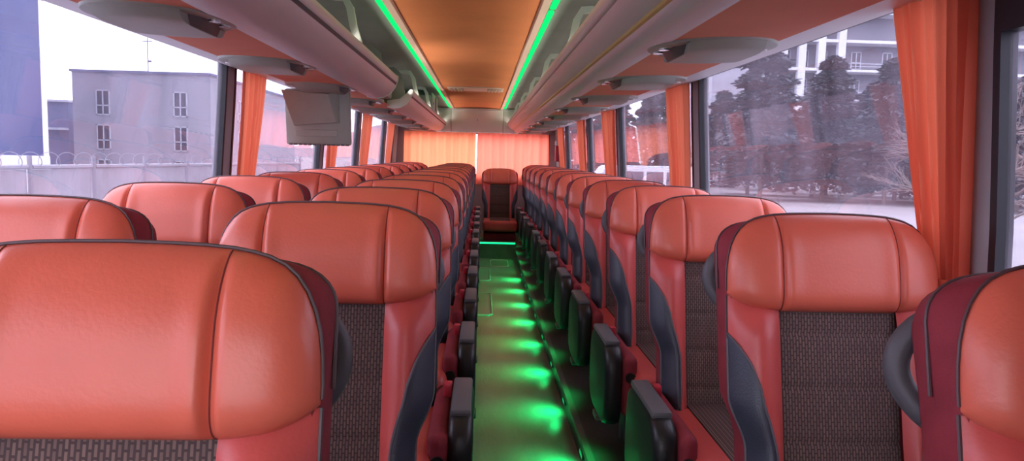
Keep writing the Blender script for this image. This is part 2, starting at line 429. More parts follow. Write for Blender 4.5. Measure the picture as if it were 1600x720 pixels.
# underside lining with orange panels along each side
for sg in (-1, 1):
    m = MB(); sec = [(.99, ZU + .014), (1.165, ZU + .045), (1.19, ZU + .06), (1.19, ZU + .075), (.99, ZU + .035)]
    m.loft(prof(sg, sec, Y0, Y1)); struct(m.build('trim_%d' % (5 if sg < 0 else 6), GREYPL))
    m = MB(); sec = [(.64, ZU + .0), (.82, ZU + .004), (.993, ZU + .014), (.993, ZU + .024), (.82, ZU + .016), (.64, ZU + .012)]
    m.loft(prof(sg, sec, Y0, Y1)); struct(m.build('ceiling_panel', ORANGE2))
# rack brackets / dividers
def bracket(t, sg, y):
    o = Vector(t.location)
    pts = [(sg * .475, y, ZU + .125), (sg * .50, y + .0, ZU + .20), (sg * .515, y, ZU + .28), (sg * .54, y, ZU + .325), (sg * .64, y, ZU + .335)]
    m = MB()
    rings = []
    for i, p in enumerate(pts):
        p = Vector(p); a = Vector(pts[min(i + 1, 4)]) - Vector(pts[max(i - 1, 0)]); a.normalize(); n = Vector((-a.z, 0, a.x)) * .016
        rings.append([p + n - o + Vector((0, -.014, 0)), p + n - o + Vector((0, .014, 0)), p - n - o + Vector((0, .014, 0)), p - n - o + Vector((0, -.014, 0))])
    m.loft(rings); m.build('bracket', BULK, t)
for y in (2.0, 3.5, 5.1, 6.6, 8.2, 9.7): bracket(rr, 1, y)
for y in (1.9, 3.4): bracket(rl1, -1, y)
for y in (6.4, 7.9, 9.4): bracket(rl2, -1, y)
def divider(t, sg, y):
    o = Vector(t.location)
    sec = [(.52, ZU + .05), (1.10, ZU + .07), (1.05, ZU + .19), (.88, ZU + .275), (.62, ZU + .315), (.56, ZU + .26)]
    MB().loft([[Vector((sg * a, y + d, b)) - o for a, b in sec] for d in (0, .018)]).build('divider', ROOFG, t)
for y in (3.8, 6.8, 9.0): divider(rr, 1, y)
divider(rl1, -1, 4.70); divider(rl2, -1, 5.9)
# equipment box standing in the gap and a locker door in the rear-left rack
t = thing('equipment_box', 'grey plastic equipment box in the gap between the left racks', 'box', (-.78, 5.28, ZU + .05))
MB().rbox(-.20, .18, -.36, .36, -.01, .17, .02, 2).build('body', UNITPL, t)
MB().rbox(-.17, .15, -.33, .33, .168, .19, .008, 2).build('lid', GREYPL, t)
t = thing('rack_locker', 'grey locker with a keyhole closing the rear-left rack', 'locker', (-.50, 8.5, ZU + .14))
MB().rbox(-.16, .02, -.5, .52, -.06, .13, .012, 2).build('body', ROOFG, t)
d = MB().rbox(.018, .034, -.38, .5, -.02, .165, .006, 2).build('door', GREYPL, t)
MB().cyl((.033, -.2, .06), (.037, -.2, .06), .012, 12).build('keyhole', GASKET, d)
MB().rbox(.03, .044, .1, .13, -.01, .15, .004, 1).build('latch', UNITDK, d)

# added fill lights hidden in the racks, brightening the ceiling
for sg in (-1, 1):
    for k in range(6):
        y = .3 + 2.0 * k
        L = bpy.data.lights.new('rack_fill_light', 'AREA'); L.shape = 'RECTANGLE'; L.size = .06; L.size_y = 2.0; L.energy = RACK_FILL; L.color = (1, .92, .84); L.spread = math.radians(95)
        lo = bpy.data.objects.new('rack_fill_light', L); COL.objects.link(lo); lo.location = (sg * .50, y, ZU + .115)
        lo.rotation_euler = (0, PI - math.radians(52) * sg, 0)
# ------------------------------------------------------------------ oval service units under the racks
def make_unit(label):
    t = thing('overhead_vent_unit', label, 'vent unit', (0, 0, 0), 'oval service units under the racks')
    A, B, h = .205, .215, .030
    n = 48
    def ring(s, z): return [(A * s * math.cos(2 * PI * k / n) , B * s * math.copysign(abs(math.sin(2 * PI * k / n)) ** 1.1, math.sin(2 * PI * k / n)), z) for k in range(n)]
    MB().loft([ring(1, .012), ring(1.0, -.002), ring(.985, -.007), ring(.94, -.010), ring(.6, -.010), ring(.2, -.010)]).build('body', UNITPL, t)
    m = MB()   # raised middle panel
    def hb(x): return B * .97 * (1 - (x / A) ** 2) ** .5
    def P(u, v):
        x = lerp(-.115, .115, u); yy = hb(x)
        b = max(0, 1 - abs(2 * v - 1) ** 5) ** .5
        return (x, lerp(-yy, yy, v), -.008 - h * b)
    m.grid(P, 12, 16)
    for x in (-.115, .115):
        yy = hb(x)
        m.grid(lambda u, v: (x, lerp(-yy, yy, v), -.006 - u * (.002 + h * max(0, 1 - abs(2 * v - 1) ** 5) ** .5)), 1, 16)
    m.build('centre_panel', UNITPL, t)
    for x0, x1 in ((-.116, -.142), (.116, .142)):
        m = MB().loft([[(x0, -.12, -.009), (x0, .13, -.009), (x0, .10, -.036), (x0, -.10, -.036)], [(x1, -.07, -.009), (x1, .09, -.009), (x1, .05, -.011), (x1, -.05, -.011)]])
        m.build('side_slope', UNITDK, t)
    for y in (-.045, .035):
        MB().cyl((.162, y, -.009), (.162, y, -.016), .017, 20).build('air_nozzle', CHROME, t)
    MB().cyl((-.165, 0, -.009), (-.165, 0, -.015), .016, 20).build('reading_lamp', WHITEP, t)
    return t
unit0 = make_unit('x'); first = True
for sg in (-1, 1):
    for k in range(9):
        y = (2.15 if sg < 0 else 2.38) + 1.04 * k
        if y > 10.9: continue
        o = unit0 if first else copy_tree(unit0); first = False
        o.location = (sg * .815, y, ZU + .006); o.rotation_euler = (0, math.radians(-1.5) * sg if sg < 0 else math.radians(-1.5), 0 if sg < 0 else PI)
        if sg > 0: o.rotation_euler = (0, math.radians(2), PI)
        o['label'] = ('grey oval vent unit under the building-side rack, %s from the camera' if sg < 0 else 'grey oval vent unit above the single seats, %s from the camera') % ORD[k]

# ------------------------------------------------------------------ monitor hanging below the left rack
t = thing('hanging_monitor', 'grey monitor hanging from the left rack, its back to the camera', 'monitor', (-.865, 4.32, 1.70))
t.rotation_euler = (math.radians(6), 0, math.radians(-7))
MB().rbox(-.19, .19, -.02, .025, -.315, .005, .012, 2).build('case', UNITPL, t)
m = MB()
m.loft([[(-.175, -.018, -.01), (.135, -.018, -.01), (.135, -.018, -.185), (-.135, -.018, -.205)],
        [(-.18, -.085, .0), (.09, -.085, -.02), (.12, -.045, -.18), (-.13, -.045, -.2)]])
m.build('back_housing', GREYPL and UNITPL, t, ang=20)
MB().rbox(-.13, .12, -.024, -.018, -.265, -.225, .003, 1).build('recess_panel', UNITPL, t)
m = MB()
for k in range(13): m.box(-.17 + k * .028, -.152 + k * .028, -.024, -.012, -.316, -.306)
m.build('vent_slots', UNITDK, t, False)
MB().rbox(-.07, .07, -.02, .03, -.0, .05, .01, 2).build('mount', UNITDK, t)
MB().box(-.17, .17, .0255, .028, -.30, -.03).build('screen', GASKET, t, False)

# ------------------------------------------------------------------ curtains
def side_curtain(sg, yp, w_top, label, seed, ztie=1.07):
    rnd = random.Random(seed); ph = [rnd.random() * 6 for _ in range(4)]
    npl = 8
    t = thing('curtain', label, 'curtain', (sg * 1.17, yp, ZW - .03), 'gathered window curtains')
    o = Vector(t.location)
    wm = .115 if yp < 3 else .24
    def prm(z):
        k = sst(ztie, ZW, z) if z > ztie else 0
        kk = max(0, (z - ztie) / (ZW - ztie)) if z > ztie else 0
        w = lerp(wm, w_top, kk ** .8) if z >= ztie else lerp(wm, wm + .05, min(1, (ztie - z) / .22))
        return w
    def P(u, v):
        z = lerp(.9, ZW - .01, v); w = prm(z)
        uu = u + .012 * math.sin(9 * u + ph[0] + 2 * z)
        y = yp + .01 + uu * w + .008 * math.sin(5 * z + ph[1])
        amp = .017 + .004 * math.sin(7 * u + ph[3])
        d = amp * math.sin(2 * PI * npl * uu + ph[2] + .9 * math.sin(3 * z + 4 * u)) + .007 * math.sin(2 * PI * 2.6 * uu + ph[1])
        return Vector((sg * (wall_u(z) - .034 - d), y, z)) - o
    MB().grid(P, 90, 40).build('cloth', CURT, t, ang=80)
    pts = []
    for k in range(21):
        a = 2 * PI * k / 20; pts.append(Vector((sg * (wall_u(ztie) - .036 + .033 * math.cos(a)), yp + .01 + .0575 + .066 * math.sin(a), ztie)) - o)
    m = MB(); m.grid(lambda u, v: pts[min(20, int(round(u * 20)))] + Vector((0, 0, (v - .5) * .045)), 20, 1); m.build('tie_band', CURT, t, ang=80)
    return t
def rail(sg):
    t = thing('curtain_rail', 'slim curtain rail above the %s windows' % ('building-side' if sg < 0 else 'tree-side'), 'rail')
    MB().rbox(sg * 1.135 - .008, sg * 1.135 + .008, Y0, 10.9, ZU + .034, ZU + .055, .004, 1).build('rail', GREYPL, t)
cl = [1.60, 3.87, 6.09, 7.83, 9.85]
wt = [.31, .42, .45, .45, .55]
for k, (y, wd) in enumerate(zip(cl, wt)):
    side_curtain(1, y, wd, ['large orange curtain gathered beside the nearest tree-side pillar', 'orange curtain at the second tree-side pillar beside the white minibus', 'orange curtain at the third tree-side pillar', 'narrow orange curtain at the fourth tree-side pillar', 'last small orange curtain by the rear on the tree side'][k], 10 + k)
    if k: side_curtain(-1, y, wd, ['', 'orange curtain at the pillar left of the hanging monitor', 'orange curtain showing just below the hanging monitor', 'orange curtain right of the hanging monitor', 'last small orange curtain by the rear on the building side'][k], 30 + k)
def rear_curtain(x0, x1, label, seed, mat):
    rnd = random.Random(seed); ph = [rnd.random() * 6 for _ in range(5)]
    t = thing('rear_curtain', label, 'curtain', ((x0 + x1) / 2, Y1 - .05, 1.69), 'curtains across the rear window')
    o = Vector(t.location)
    def P(u, v):
        z = lerp(.92, 1.688, v)
        d = .014 * math.sin(2 * PI * 9 * u + ph[0] + .6 * math.sin(6 * u + ph[2])) + .010 * math.sin(2 * PI * 3.3 * u + ph[1]) 
        x = lerp(x0, x1, u) + (1 - v) * .015 * math.sin(8 * u + ph[3])
        return Vector((x, Y1 - .06 + d, z)) - o
    MB().grid(P, 120, 10).build('cloth', mat, t, ang=80)
rear_curtain(-1.09, -.012, 'orange curtain closed across the left half of the rear window', 3, CURTR)
rear_curtain(.006, 1.085, 'pinker orange curtain closed across the right half of the rear window', 5, CURTP)

# red emergency hammer box on the rear right wall
t = thing('hammer_box', 'small red box with white top on the grey rear-corner wall', 'emergency box', (1.19, 10.85, 1.42))
MB().rbox(-.035, .025, -.05, .05, -.13, .10, .008, 2).build('case', REDPL, t)
MB().rbox(-.04, .02, -.04, .04, .11, .17, .006, 2).build('label_plate', WHITEP, t)

# ------------------------------------------------------------------ SEAT
TOP = 1.233; ZB = .12
def shear(x, d, z): return (x, d + (z - TOP) * .23, z - ZB)
ARC = [(0, 0), (.06, .0008), (.10, .002), (.136, .0045), (.16, .008), (.18, .0125), (.20, .0205), (.215, .031), (.228, .046), (.238, .064), (.245, .085), (.249, .108), (.251, .135)]
HWM = .251
def zt(x, f=0): return TOP - interp(ARC, min(HWM, abs(x))) * lerp(1.22, .55, f) - .004 * f
def zb(x): return 1.008 + .038 * (min(HWM, abs(x)) / HWM) ** 6
def hw(z):
    return lerp(.214, HWM, sst(.70, .82, z))
XS = sorted(set([x * q for x, _ in ARC[1:] for q in (-1, 1)] + [0.0, -.03, .03, -.08, .08, -.12, .12, -.242, .242, -.233, .233, -.2475, .2475, -.222, .222, -.25, .25]))
def outline(f):
    pts = []
    for k in range(13): z = lerp(.44, 1.05, k / 12); pts.append((-hw(z), z))
    for x in XS: pts.append((x * (1 + .012 * f), zt(x, f)))
    for k in range(12, -1, -1): z = lerp(.44, 1.05, k / 12); pts.append((hw(z), z))
    return pts
def scaled(s, d):
    cx, cz = 0, .85
    r = []
    for x, z in outline(sst(-.002, .05, d)):
        dx, dz = x - cx, z - cz
        L = math.hypot(dx, dz); k = (L - s) / L
        q = max(0, (z - 1.0) / .233)
        r.append(shear(cx + dx * k, d, cz + dz * k - q * max(0, d) * .34))
    return r
def make_seat_meshes(t):
    # maroon back body
    MB().loft([scaled(.012, -.004), scaled(.003, .004), scaled(0, .015), scaled(0, .03), scaled(0, .045), scaled(.001, .06), scaled(.005, .09), scaled(.018, .112), scaled(.06, .122), scaled(.12, .124)]).build('back_shell', MAROON, t, ang=50)
    # headrest pillow
    def d_head(x, v):
        a = min(1, abs(x) / HWM); q = 2 * v - 1
        b = .064 * max(0, 1 - a ** 7) ** .55 * max(0, 1 - (q ** 2.5 if q > 0 else (-q) ** 5)) ** .55
        g = .011 * math.exp(-((abs(x) - .136) / .007) ** 2) * max(0, 1 - abs(q) ** 8)
        p = -.004 * math.exp(-((abs(x) - .118) / .016) ** 2) * max(0, 1 - abs(q) ** 4)
        return -b + g + p
    hx = sorted(set(XS + [q * x for q in (-1, 1) for x in (.02, .045, .07, .09, .11, .116, .122, .126, .130, .133, .1345, .136, .1375, .139, .142, .146, .152, .168, .19, .208)]))
    nx, nz = len(hx) - 1, 32
    def PH(u, v):
        x = hx[int(round(u * nx))]
        vv = .5 - .5 * math.cos(PI * v)
        z = lerp(zb(x), zt(x), vv); return shear(x * .998, d_head(x, vv) - .002, z - .001)
    hd = MB().grid(PH, nx, nz).build('headrest', LEATHER, t, ang=75)
    # seams on the headrest
    for sx_ in (-1, 1):
        MB().tube([PH(hx.index(sx_ * .136) / nx, k / 32) for k in range(1, 32)], .0012, 6).build('seam', SEAM, hd)
    # piping around the headrest front edge, and a second welt on the gusset
    arc = [(-HWM, 1.05)] + [(x, zt(x)) for x in XS] + [(HWM, 1.05)]
    m = MB().tube([shear(x * 1.004, -.002, z + .001) for x, z in arc], .0024, 6)
    m.build('piping', PIPING, hd)
    arc2 = [(-HWM, 1.05)] + [(x, zt(x, 1)) for x in XS] + [(HWM, 1.05)]
    m = MB().tube([shear(x * 1.014, .055, z - .0187 * max(0, (z - 1.0) / .233)) for x, z in arc2], .0028, 6)
    m.build('rear_welt', PIPING, hd)
    # woven centre
    def PF(u, v):
        x = lerp(-.142, .142, u); z = lerp(.47, 1.03, v)
        g = sum(.006 * math.exp(-((z - q) / .006) ** 2) for q in (.60, .72, .84, .96))
        return shear(x, -.012 - .006 * math.cos(PI * (2 * u - 1) * .5) + g, z)
    MB().grid(PF, 12, 70).build('centre_fabric', FABRIC, t, ang=70)
    # bolsters
    def bol(sg, a, z):
        x = lerp(.138, hw(z), a)
        d = -.010 - .046 * max(0, math.sin(PI * min(1, a * .96 + .04))) ** .75 * sst(1.06, .96, z) * lerp(1.25, 1, sst(.5, .75, z)) - .010 * (1 - a) + .012 * a * a
        return x * sg, d, z
    ai = [(.475, 1.0), (.495, .62), (.53, .42), (.60, .34), (.70, .34), (.78, .40), (.85, .52), (.90, .68), (.935, .86), (.955, 1.0)]
    for sg in (-1, 1):
        def PB(u, v):
            z = lerp(.46, 1.04, v); return shear(*bol(sg, u, z))
        b = MB().grid(PB, 14, 40, sg > 0).build('side_bolster', LEATHER2, t, ang=70)
        def PI_(u, v):
            z = lerp(.475, .955, v); a0 = interp(ai, z); a = lerp(a0, 1.0, u)
            x, d, z = bol(sg, a, z); return shear(x * 1.002, d - .004, z)
        MB().grid(PI_, 10, 40, sg > 0).build('dark_insert', INSERT, b, ang=70)
        loop = [PI_(1, k / 40) for k in range(41)] + [PI_(0, k / 40) for k in range(39, 0, -1)]
        MB().tube(loop, .0028, 6, True).build('insert_piping', PIPEG, b)
        MB().tube([shear(*bol(sg, 1.0, lerp(.47, 1.04, k / 30))) for k in range(31)], .003, 6).build('edge_piping', PIPING, b)
    # cushion
    def PC(x, y, z): return (x, y, z - ZB)
    c = MB().rbox(-.235, .235, -.70, -.17, .40 - ZB, .545 - ZB, .04, 3).build('seat_cushion', LEATHER2, t, ang=50)
    MB().rbox(-.14, .14, -.66, -.17, .50 - ZB, .552 - ZB, .012, 2).build('cushion_fabric', FABRIC, c)
    # base
    MB().rbox(-.22, .22, -.62, -.12, .30 - ZB, .41 - ZB, .02, 2).build('seat_frame', MAROON, t)
    MB().rbox(-.20, .20, -.56, -.50, 0, .31 - ZB, .01, 1).build('leg', METAL, t)
    MB().rbox(-.20, .20, -.24, -.18, 0, .31 - ZB, .01, 1).build('leg', METAL, t)

def arm_set(t, sg):
    # armrest and console on the aisle side (sg = side of the seat it sits on)
    y0, y1 = -.60, -.17
    n = 40; A, Bz = (y1 - y0) / 2, .165
    def ring(s, x):
        r = []
        for k in range(n):
            a = 2 * PI * k / n; c, q = math.cos(a), math.sin(a)
            r.append((sg * x, (y0 + y1) / 2 + math.copysign(abs(c) ** .45, c) * A * s, .47 - ZB + math.copysign(abs(q) ** .5, q) * Bz * s))
        return r
    a = MB().loft([ring(.9, .272), ring(.97, .276), ring(1, .288), ring(1, .322), ring(.97, .335), ring(.88, .340)]).build('armrest', BLACKP, t, ang=50)
    MB().rbox(min(sg * .276, sg * .335), max(sg * .276, sg * .335), -.53, -.22, .622 - ZB, .645 - ZB, .008, 2).build('armrest_cap', GREYCAP, a)
    c = MB().rbox(min(sg * .215, sg * .275), max(sg * .215, sg * .275), -.60, -.14, .36 - ZB, .60 - ZB, .028, 3).build('side_console', MAROON, t)
    MB().rbox(min(sg * .245, sg * .272), max(sg * .245, sg * .272), -.28, -.24, .595 - ZB, .64 - ZB, .006, 2).build('release_lever', REDPL, c)
    MB().cyl((sg * .245, -.599, .52 - ZB), (sg * .245, -.607, .52 - ZB), .02, 16).build('button', BLACKP, c)
    # green courtesy lamp under the armrest
    h = MB().rbox(min(sg * .312, sg * .346), max(sg * .312, sg * .346), -.43, -.35, .288 - ZB, .312 - ZB, .004, 1).build('courtesy_light', UNITDK, t)
    MB().box(min(sg * .32, sg * .342), max(sg * .32, sg * .342), -.42, -.36, .286 - ZB, .2885 - ZB).build('lens', GREENLENS, h, False)
    L = bpy.data.lights.new('courtesy_lamp', 'SPOT'); L.energy = 1.2 if sg < 0 else .25; L.color = (.0, 1, .20)
    L.spot_size = math.radians(140 if sg < 0 else 95); L.spot_blend = 1; L.shadow_soft_size = .03
    lo = bpy.data.objects.new('courtesy_lamp', L); COL.objects.link(lo); lo.parent = h; lo.location = (sg * .335, -.39, .275 - ZB)
    lo.rotation_euler = (0, math.radians(-38 if sg < 0 else 0) * sg, 0)
    # grab handle at the back
    P = []
    for k in range(17):
        q = k / 16; zz = lerp(1.150, .965, q); b = math.sin(PI * q) ** .55
        P.append(shear(sg * (.15 + .093 * b), .105 + .05 * b, zz))
    m = MB().tube(P, [.019] * 17, 10)
    m.build('grab_handle', HANDLE, t, ang=60)

LX, WX, RX = -.26, -.937, .918
def lab(col, k):
    if col == 'L':
        s = ['big orange-red leather seat filling the lower left, nearest of the aisle pairs', 'orange leather aisle seat directly behind the big nearest seat']
        return s[k] if k < 2 else 'orange leather aisle seat on the double side, %s from the camera' % ORD[k]
    if col == 'W':
        return ['', 'dark red window seat top at the far left, under the blue building', 'pink-red window seat in front of the fence outside', ][k] if k < 3 else 'pink-red window seat on the double side, %s row from the camera' % ORD[k]
    s = ['nearest single seat, cut off at the bottom right corner, dark grab handle showing', 'single salmon leather seat in front of the big orange curtain', 'single salmon leather seat just behind the one by the big curtain']
    return s[k] if k < 3 else 'single salmon leather seat, %s from the camera along the tree side' % ORD[k]
grp = {'L': 'aisle seats of the double row', 'W': 'window seats of the double row', 'R': 'single seats along the tree side'}
protoL = thing('bus_seat', 'x', 'bus seat'); make_seat_meshes(protoL)
protoR = copy_tree(protoL); protoW = copy_tree(protoL)
arm_set(protoL, 1); arm_set(protoR, -1)
m = MB().rbox(.27, .32, -.58, -.16, .59 - ZB, .64 - ZB, .02, 3).build('armrest', BLACKP, protoW)
for col, proto, x, rows in (('L', protoL, LX, range(13)), ('W', protoW, WX, range(1, 13)), ('R', protoR, RX, range(13))):
    for i, k in enumerate(rows):
        o = proto if i == 0 else copy_tree(proto)
        xx = x + (-.09 if (col == 'L' and k == 0) else (.03 if (col == 'R' and k == 0) else 0))
        yy = .92 + .8 * k
        o.location = (xx, yy, ZB)
        o['label'] = lab(col, k); o['group'] = grp[col]
# rear middle seat
mid = copy_tree(protoW); mid.name = 'bus_seat'
mid.location = (.345, 10.5, .21); mid['label'] = 'lone middle seat facing up the aisle from the back row'
if 'group' in mid: del mid['group']
for ch in list(mid.children):
    if ch.name.split('.')[0] in ('leg', 'seat_frame', 'armrest'):
        bpy.data.objects.remove(ch)
    else: ch.location.z = -.15
MB().rbox(-.22, .22, -.62, -.10, 0, .10, .015, 2).build('seat_frame', MAROON, mid)


# ------------------------------------------------------------------ green step lamps in the riser of the right-hand platform
for k in range(8):
    t = thing('riser_light', 'green riser lamp at the floor edge below the single seats, %s from the camera' % ORD[k], 'floor lamp', (.557, 3.1 + .7 * k, .06), 'green riser lamps along the aisle')
    MB().rbox(-.008, .004, -.04, .04, -.014, .014, .003, 1).build('housing', UNITDK, t)
    MB().box(-.0095, -.0075, -.034, .034, -.008, .008).build('lens', GREENLENS, t, False)
    L = bpy.data.lights.new('riser_lamp', 'SPOT'); L.energy = 4.0; L.color = (.0, 1, .22); L.spot_size = math.radians(150); L.spot_blend = 1; L.shadow_soft_size = .02
    lo = bpy.data.objects.new('riser_lamp', L); COL.objects.link(lo); lo.parent = t; lo.location = (-.04, 0, .045); lo.rotation_euler = (0, math.radians(50), 0)
# ------------------------------------------------------------------ OUTSIDE
GZ = -1.3
GROUND = pbr('pale_yard', (.27, .25, .26), .95, .1, .15, .25)
FENCEM = pbr('weathered_fence', (.28, .275, .31), .8, .2, .12, 2)
FENCED = pbr('fence_post', (.20, .20, .24), .8)
PALE = pbr('pale_render', (.36, .345, .39), .9, .1, .05, .4)
BLUE = pbr('blue_cladding', (.005, .034, .13), .5, .4, .08, .5)
BLUEG = pbr('blue_grey_render', (.13, .15, .27), .9)
WHITEB = pbr('white_render', (.6, .6, .64), .9)
DARKW = pbr('dark_window', (.05, .055, .08), .2)
HILL = pbr('dusty_hill', (.26, .19, .21), .95, .1, .1, .02)
BARK = pbr('bark', (.16, .12, .11), .9, .1, .2, 5)
NEEDLE = pbr('pine_needles', (.06, .066, .075), .9, .1, .3, 1.2)
NEEDLE2 = pbr('frosted_needles', (.10, .105, .12), .9, .1, .35, 1.2)
g = MB(); g.grid(lambda u, v: (lerp(-400, 400, u), lerp(-150, 600, v), GZ + (3.5 * sst(70, 130, lerp(-150, 600, v)) if False else 0)), 8, 8)
struct(g.build('ground', GROUND, smooth=False))
m = MB(); m.grid(lambda u, v: (lerp(-260, -40, u), 330 + 120 * v, GZ + 24 * math.sin(PI * v * .5) * (.55 + .45 * math.sin(2.2 * PI * u + .6)) ), 30, 8)
struct(m.build('hill', HILL))

# fence
t = thing('fence', 'pale panel fence with razor wire in the yard on the left', 'fence', (-9.4, 6, GZ))
p0, p1 = Vector((-10.3, 6, GZ)), Vector((-6.5, 27.0, GZ)); dr = (p1 - p0); Ln = dr.length; dr.normalize(); nr = Vector((-dr.y, dr.x, 0)); o = Vector(t.location)
np_ = 12
for k in range(np_):
    a = p0 + dr * (Ln * k / np_ + .06) - o; b = p0 + dr * (Ln * (k + 1) / np_ - .06) - o
    m = MB(); ns = 24
    def PF(u, v):
        d = .02 * (1 if int(u * ns) % 4 < 2 else 0)
        return a.lerp(b, u) + nr * d + Vector((0, 0, .05 + 2.1 * v))
    m.grid(PF, ns, 1); m.tube([a + Vector((0, 0, 2.2)), b + Vector((0, 0, 2.2))], .045, 6)
    m.build('panel', FENCEM, t, False)
for k in range(np_ + 1):
    a = p0 + dr * (Ln * k / np_) - o
    MB().tube([a, a + Vector((0, 0, 2.42))], .045, 8).build('post', FENCED, t)
pts = []
for k in range(700):
    s_ = k / 699; a = p0 + dr * (Ln * s_) - o; an = k * 2 * PI / 16
    pts.append(a + Vector((0, 0, 2.36)) + Vector((0, 0, 1)) * .13 * math.sin(an) + nr * .13 * math.cos(an))
MB().tube(pts, .008, 4).build('razor_wire', FENCED, t)

def bwin(parent, o, x, y, z, wd, ht, nrm=(0, -1)):
    # a window set in a facade facing -y (nrm) : white frame with dark panes
    f = MB(); p = MB()
    def B(mb, a0, a1, z0, z1, d0, d1):
        if nrm[0] == 0: mb.box(x + a0 - o.x, x + a1 - o.x, y - d1 - o.y, y - d0 - o.y, z + z0 - o.z, z + z1 - o.z)
        else: mb.box(x + d0 * nrm[0] - o.x, x + d1 * nrm[0] - o.x, y + a0 - o.y, y + a1 - o.y, z + z0 - o.z, z + z1 - o.z)
    h = wd / 2; b = wd * .08
    B(f, -h, h, 0, b, -.05, .06); B(f, -h, h, ht - b, ht, -.05, .06); B(f, -h, -h + b, 0, ht, -.05, .06); B(f, h - b, h, 0, ht, -.05, .06)
    B(f, -b / 2, b / 2, 0, ht, -.05, .06); B(f, -h, h, ht * .36, ht * .36 + b, -.05, .06)
    fr = f.build('window', WHITEB, parent, False)
    B(p, -h + b, h - b, b, ht - b, -.05, .02); p.build('pane', DARKW, fr, False)

# pale three-storey building
t = thing('pale_building', 'pale flat-roofed building with white windows beyond the fence', 'building', (-30, 70, GZ)); o = Vector(t.location)
MB().box(-34.4 - o.x, -23.0 - o.x, 64 - o.y, 92 - o.y, 0, 8.75).build('walls', PALE, t, False)
MB().box(-34.55 - o.x, -22.85 - o.x, 63.85 - o.y, 92 - o.y, 8.75, 8.95).build('parapet', BLUEG, t, False)
for x in (-31.9, -25.5):
    for z in (3.9, 1.0, -1.9): bwin(t, o, x, 64, z + .02, 1.15, 2.1)
for y in (68, 71.5, 76):
    for z in (3.9, 1.0, -1.9): bwin(t, o, -23.0, y, z, 1.3, 2.0, (1, 0))
MB().tube([(-29.0 - o.x, 66 - o.y, 8.9), (-29.0 - o.x, 66 - o.y, 12)], .05, 6).tube([(-29.5 - o.x, 66 - o.y, 11.7), (-28.6 - o.x, 66 - o.y, 11.7)], .04, 6).tube([(-29.0 - o.x, 66 - o.y, 10), (-28.7 - o.x, 66 - o.y, 10)], .1, 6).build('antenna', FENCED, t)
# blue building
t = thing('blue_building', 'tall blue-clad building with white edging at the far left', 'building', (-32, 46, GZ)); o = Vector(t.location)
def prism(fp, z0, z1): return MB().loft([[(x - o.x, y - o.y, z) for x, y in fp] for z in (z0, z1)])
prism([(-45, 42), (-24.1, 42), (-35.2, 60), (-55, 60)], 2.0, 24).build('cladding', BLUE, t, False)
prism([(-45, 41.9), (-23.8, 41.9), (-35, 60), (-55, 60)], 0, 2.0).build('base', WHITEB, t, False)
prism([(-24.15, 41.9), (-23.85, 41.9), (-24.3, 42.6), (-24.5, 42.6)], 2.0, 24).build('edge_strip', WHITEB, t, False)
t = thing('annex_building', 'low blue-grey annex between the blue and pale buildings', 'building', (-42, 72, GZ)); o = Vector(t.location)
MB().box(-46 - o.x, -38.6 - o.x, 71 - o.y, 86 - o.y, 0, 6.6).build('walls', BLUEG, t, False)
MB().box(-46.1 - o.x, -38.5 - o.x, 70.8 - o.y, 86 - o.y, 6.6, 6.8).build('roof_edge', WHITEB, t, False)
MB().box(-40.9 - o.x, -38.6 - o.x, 70.4 - o.y, 71 - o.y, 4.0, 4.2).build('canopy', WHITEB, t, False)

# apartment building on the right, with white columns and balconies
t = thing('balcony_building', 'pale building with white columns and balconies behind the trees', 'building', (60, 90, GZ)); o = Vector(t.location)
APT = pbr('grey_facade', (.2, .195, .23), .9)
MB().box(33.8 - o.x, 80 - o.x, 93 - o.y, 110 - o.y, 0, 24).build('walls', APT, t, False)
MB().box(28.0 - o.x, 33.8 - o.x, 90.5 - o.y, 110 - o.y, 0, 24).build('wing', PALE, t, False)
for z in (3.6, 7.1, 10.6, 14.1, 17.6, 21.1):
    MB().box(33.8 - o.x, 80 - o.x, 90.5 - o.y, 93 - o.y, z, z + .35).build('balcony_slab', WHITEB, t, False)
for x in (34.3, 36.7, 39.0, 41.4, 43.9, 56.9, 59.3, 61.7, 70, 72.4):
    MB().box(x - .45 - o.x, x + .45 - o.x, 90.4 - o.y, 91.1 - o.y, 0, 24).build('column', WHITEB, t, False)
for x in (35.5, 37.9, 40.2, 42.6, 47, 51, 55, 60.5, 66):
    for z in (7.6, 11.1, 14.6):
        bwin(t, o, x, 93, z + GZ + .1, 1.3, 2.2)
for z in (11.7, 15.2):
    for a in (.3, .65, 1.0): MB().box(44.3 - o.x, 56.5 - o.x, 90.5 - o.y, 90.56 - o.y, z - 1.1 + a, z - 1.05 + a).build('railing', WHITEB, t, False)

# minibus
t = thing('minibus', 'white minibus parked outside the tree-side windows', 'minibus', (8.6, 40, GZ)); t.rotation_euler.z = math.radians(4)
body = MB(); pr = [(-2.9, .35), (-3.0, .9), (-2.75, 1.25), (-2.0, 2.2), (-1.8, 2.3), (2.9, 2.34), (3.0, 2.2), (3.05, .5), (2.95, .35)]
body.loft([[(x, y, z) for x, z in pr] for y in (-.95, .95)]).build('body', WHITEB, t, ang=30)
for x in (-1.55, -.45, .65, 1.75):
    MB().rbox(x - .45, x + .47, -.97, -.93, 1.3, 2.02, .03, 2).build('window', DARKW, t)
for x in (-1.9, 1.9):
    for y in (-.85, .85):
        MB().cyl((x, y - .11, .35), (x, y + .11, .35), .35, 24).build('wheel', GASKET, t)

